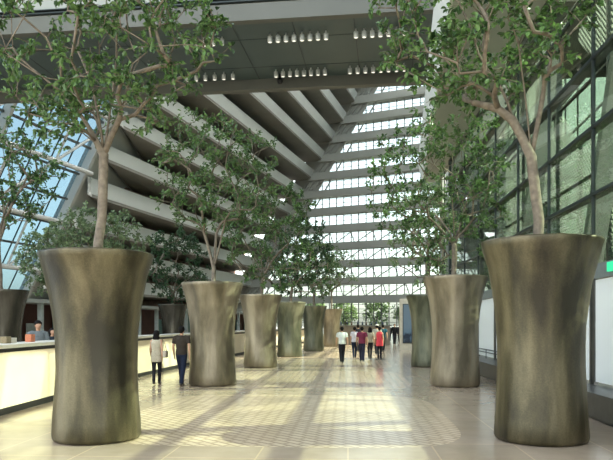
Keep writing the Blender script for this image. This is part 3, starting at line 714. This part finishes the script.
# ------------------------------------------------------------------ people
def bake(bm, name, vox, m, parent, sm=4):
    bmesh.ops.recalc_face_normals(bm, faces=bm.faces)
    me = bpy.data.meshes.new(name + '_src'); bm.to_mesh(me); bm.free()
    o = bpy.data.objects.new(name + '_tmp', me); COL.objects.link(o)
    r = o.modifiers.new('r', 'REMESH'); r.mode = 'VOXEL'; r.voxel_size = vox
    s_ = o.modifiers.new('s', 'SMOOTH'); s_.iterations = sm; s_.factor = .5
    dg = bpy.context.evaluated_depsgraph_get(); me2 = bpy.data.meshes.new_from_object(o.evaluated_get(dg)); me2.name = name
    bpy.data.objects.remove(o); bpy.data.meshes.remove(me)
    me2.materials.clear(); return link(name, me2, m, parent, True)
def person(loc, face, H, label, shirt, pants, hair='short', stride=.18, female=False, sleeve='short', tunic=False, armswing=.15, skirt=False, vox=.013, cap=None, hold=False):
    """figure facing local +Y; face = rotation about z"""
    t = empty('person', (loc[0], loc[1], 0), face); tag(t, label, 'person'); k = H / 1.72
    V = lambda x, y, z: Vector((x * k, y * k, z * k)); R_ = lambda *a: [tuple(v * k for v in q) if isinstance(q, tuple) else q * k for q in a]
    sw = .142 if female else .195; X = Vector((1, 0, 0))
    b = bmesh.new()
    tube(b, [V(0, 0, .86), V(0, 0, .95), V(0, .01, 1.06), V(0, .0, 1.2), V(0, -.01, 1.34), V(0, -.01, 1.43)], R_((.13, .09), (.155, .11), (.135, .095), (.15, .105), (.165, .105), (.10, .08)), 16, X)
    tube(b, [V(0, -.01, 1.38), V(0, 0, 1.46), V(0, .01, 1.56)], R_(.07, .052, .055), 12, X)
    ball(b, V(0, .015, 1.61), tuple(v * k for v in (.078, .092, .102)), 16); ball(b, V(0, .035, 1.555), tuple(v * k for v in (.052, .06, .055)), 12)
    ball(b, V(0, .105, 1.60), tuple(v * k for v in (.013, .02, .022)), 8)
    for s in (-1, 1): ball(b, V(s * .075, .01, 1.605), tuple(v * k for v in (.012, .02, .03)), 8); ball(b, V(s * .03, .085, 1.63), tuple(v * k for v in (.014, .012, .008)), 6)
    ball(b, V(0, .095, 1.565), tuple(v * k for v in (.025, .01, .008)), 8)
    legs = {}; arms = {}
    for s in (-1, 1):
        st = s * stride
        hip = V(s * .08, 0, .92); foot = V(s * .05, st, .08 if st > 0 else .1); knee = V(s * .07, st * .55 + .05, .5); legs[s] = (hip, knee, foot)
        tube(b, [hip, hip.lerp(knee, .5), knee, knee.lerp(foot, .35), foot], R_(.085, .072, .052, .052, .034), 12, X)
        tube(b, [foot + V(0, -.04, -.03), foot + V(0, .06, -.045), foot + V(0, .15, -.06)], R_(.036, .036, .025), 10, X)
        sh = V(s * sw, -.01, 1.40); el = V(s * (sw + .06), -.03 - s * armswing * .4, 1.12); wr_ = V(s * (sw + .07), .03 - s * armswing, .88)
        if hold and s == 1: wr_ = V(s * (sw + .0), .2, 1.08)
        arms[s] = (sh, el, wr_)
        tube(b, [V(s * .1, -.01, 1.4), sh, sh.lerp(el, .5), el, el.lerp(wr_, .4), wr_], R_(.055, .052, .043, .036, .036, .024), 10, Vector((0, 1, 0)))
        dn = (wr_ - el).normalized()
        tube(b, [wr_, wr_ + dn * .05 * k, wr_ + dn * .095 * k], R_((.026, .018), (.036, .017), (.036, .015)), 10, Vector((0, 1, 0)))
        for fi, fl in enumerate((.062, .075, .07, .052)):
            o = Vector((0, (fi - 1.5) * .02 * k, 0)); q = wr_ + dn * .09 * k + o
            tube(b, [q, q + dn * fl * .5 * k + V(-s * .004, 0, 0), q + dn * fl * k + V(-s * .02, 0, 0)], R_(.0095, .009, .0075), 6)
        q = wr_ + dn * .03 * k + V(0, .03, 0); tube(b, [q, q + dn * .03 * k + V(0, .02, 0), q + dn * .065 * k + V(0, .025, 0)], R_(.012, .011, .009), 6)
    bake(b, 'body', vox, M['skin'], t, 2)
    b = bmesh.new()   # top garment
    hem = .72 if tunic else .90
    fl_ = .17 if tunic else .16
    tube(b, [V(0, 0, hem), V(0, 0, 1.0), V(0, .01, 1.08), V(0, 0, 1.2), V(0, -.01, 1.34), V(0, -.01, 1.42), V(0, -.01, 1.465)], R_((fl_ + .015, .13), (.168, .122), (.152 if female else .162, .115), (.165, .12), (.178, .12), (.13, .095), (.07, .065)), 20, X)
    for s in (-1, 1):
        sh, el, wr_ = arms[s]
        if sleeve == 'none': tube(b, [V(s * .1, -.01, 1.41), sh + V(-s * .02, 0, .0)], R_(.065, .055), 12, Vector((0, 1, 0)))
        else:
            e = sh.lerp(el, .62) if sleeve == 'short' else wr_; pts = [V(s * .1, -.01, 1.41), sh, e] if sleeve == 'short' else [V(s * .1, -.01, 1.41), sh, el, e]
            tube(b, pts, R_(*([.07, .066, .062] if sleeve == 'short' else [.07, .066, .052, .042])), 12, Vector((0, 1, 0)))
    bake(b, 'shirt', vox * 1.2, cloth(shirt), t, 3)
    b = bmesh.new()   # trousers
    tube(b, [V(0, 0, .84), V(0, 0, .92), V(0, 0, 1.0)], R_((.155, .11), (.168, .12), (.15, .108)), 20, X)
    for s in (-1, 1):
        hip, kn, ft = legs[s]; w2 = (.092, .08, .064, .056, .05) if female else (.098, .088, .074, .068, .064)
        tube(b, [hip, hip.lerp(kn, .5), kn, kn.lerp(ft, .5), ft + V(0, 0, -.01)], R_(*w2), 14, X)
    bake(b, 'trousers', vox * 1.2, cloth(pants), t, 3)
    for s in (-1, 1):
        ft = legs[s][2]; b = bmesh.new(); ball(b, ft + V(0, -.01, -.03), tuple(v * k for v in (.044, .06, .042)), 12); ball(b, ft + V(0, .085, -.048), tuple(v * k for v in (.044, .095, .03)), 12)
        bake(b, 'shoe', .012, M['shoe'], t, 2)
    b = bmesh.new()
    ball(b, V(0, 0, 1.64), tuple(v * k for v in (.094, .106, .096)), 16)
    if hair == 'long':
        ball(b, V(0, -.02, 1.60), tuple(v * k for v in (.102, .10, .12)), 16); ball(b, V(0, -.05, 1.49), tuple(v * k for v in (.118, .065, .10)), 16)
    elif hair == 'bun': ball(b, V(0, -.1, 1.66), .04 * k, 10); ball(b, V(0, -.04, 1.58), tuple(v * k for v in (.07, .05, .08)), 12)
    else: ball(b, V(0, -.03, 1.59), tuple(v * k for v in (.074, .062, .075)), 12)
    for v in b.verts:   # keep the face free
        if v.co.y > .05 * k and v.co.z < 1.64 * k: v.co.y = .045 * k
    bake(b, 'hair', .014, M['hair'], t, 3)
    if cap:
        b = bmesh.new(); ball(b, V(0, 0, 1.675), tuple(v * k for v in (.094, .104, .068)), 14); tube(b, [V(0, .06, 1.66), V(0, .17, 1.65)], R_((.07, .012), (.05, .008)), 12, X); bake(b, 'cap', .012, cloth(cap), t, 2)
    return t
DK = (.018, .018, .022); JE = (.012, .017, .035)
p = G(156.5, 384.5); wn_ = person(p, .05, 1.56, 'woman in a cream sleeveless tunic and black leggings walking beside the counter', (.42, .38, .29), DK, 'long', .16, True, 'none', True)
hb = empty('handbag', (p.x + .27, p.y - .02, .78)); tag(hb, 'cream shoulder bag hanging at the walking woman\'s right side', 'handbag')
bm = bmesh.new(); prism(bm, [(-.05, -.14), (.05, -.14), (.05, .14), (-.05, .14)], 0, .2); obj('bag_body', bm, cloth((.45, .4, .32)), hb, bevel=.03)
bm = bmesh.new(); tube(bm, [(0, -.12, .18), (-.05, -.06, .45), (-.10, 0, .53), (-.05, .06, .45), (0, .12, .18)], [.01] * 5, 6); obj('strap', bm, cloth((.2, .15, .1)), hb)
p = G(181.5, 386); person(p, -.05, 1.68, 'man in a dark grey-brown T-shirt and blue jeans walking beside the woman in cream', (.035, .028, .022), JE, 'short', -.2, armswing=.12)
grp = [
 (342, 363, .1, 1.62, 'visitor in a white T-shirt and dark trousers, leftmost of the walking group', (.62, .66, .62), DK, dict(stride=.12)),
 (354.5, 358.5, 0, 1.6, 'visitor in a pale lilac top and jeans, second from the left in the group', (.5, .48, .52), JE, dict(stride=.15, female=True)),
 (362, 362, 0, 1.62, 'visitor in a maroon T-shirt at the centre of the walking group', (.17, .03, .06), (.02, .02, .04), dict(stride=-.2, sleeve='short')),
 (370, 359.5, 0, 1.6, 'visitor in a grey-beige top between the maroon and the red shirts', (.3, .27, .2), DK, dict(stride=.1, female=True, hair='long')),
 (379.5, 360, -.1, 1.62, 'visitor in a bright coral-red sleeveless top, right of the group', (.60, .06, .08), DK, dict(stride=.1, sleeve='none', female=True, hair='short', tunic=True)),
 (358, 352, 0, 1.7, 'dark-haired visitor in black walking ahead of the group, mostly hidden', (.03, .03, .035), DK, dict(stride=.15)),
 (383, 351.5, 0, 1.7, 'visitor in a dark teal shirt ahead of the coral-red top', (.02, .08, .1), DK, dict(stride=.15)),
 (377, 355, 0, 1.72, 'visitor in a pale cap ahead of the coral-red top', (.35, .35, .3), DK, dict(stride=.12, cap=(.7, .7, .62))),
 (394.5, 345, 3.1, 1.75, 'person in a black suit walking toward the camera in the distance', (.012, .012, .014), DK, dict(stride=.18, sleeve='long')),
 (399.5, 343, 3.1, 1.72, 'person in dark clothes at the far right, beside the beige portal', (.02, .02, .025), DK, dict(stride=.15, sleeve='long')),
 (389.5, 342, 3.1, 1.68, 'person in dark grey far off, left of the black suited walker', (.05, .05, .055), DK, dict(stride=.1, sleeve='long')),
]
for px, py, f, h, l, sc_, pc, kw in grp: 
    if py < 355: kw['vox'] = .02
    person(G(px, py), f, h, l, sc_, pc, **kw)
p, a = along(1, .45, 1.9); q = W(38, 17.6)
person((q.x, q.y), -2.4, 1.84, 'clerk with short black hair and grey shirt behind the reception counter', (.14, .16, .17), DK, 'short', .02, sleeve='long')
q = W(52, 19.5); person((q.x, q.y), -2.2, 1.62, 'second clerk in dark clothes standing behind the first clerk', (.02, .03, .04), DK, 'long', .02, sleeve='long', female=True)
# ------------------------------------------------------------------ view
S.view_settings.view_transform = 'Standard'; S.view_settings.look = 'None'; S.view_settings.gamma = 1
S.view_settings.exposure = 0.75; S.view_settings.use_curve_mapping = False
S.cycles.max_bounces = 8; S.cycles.transparent_max_bounces = 16; S.cycles.diffuse_bounces = 4; S.cycles.glossy_bounces = 3
S.cycles.sample_clamp_indirect = 6; S.cycles.use_denoising = True; S.cycles.caustics_reflective = False; S.cycles.caustics_refractive = False
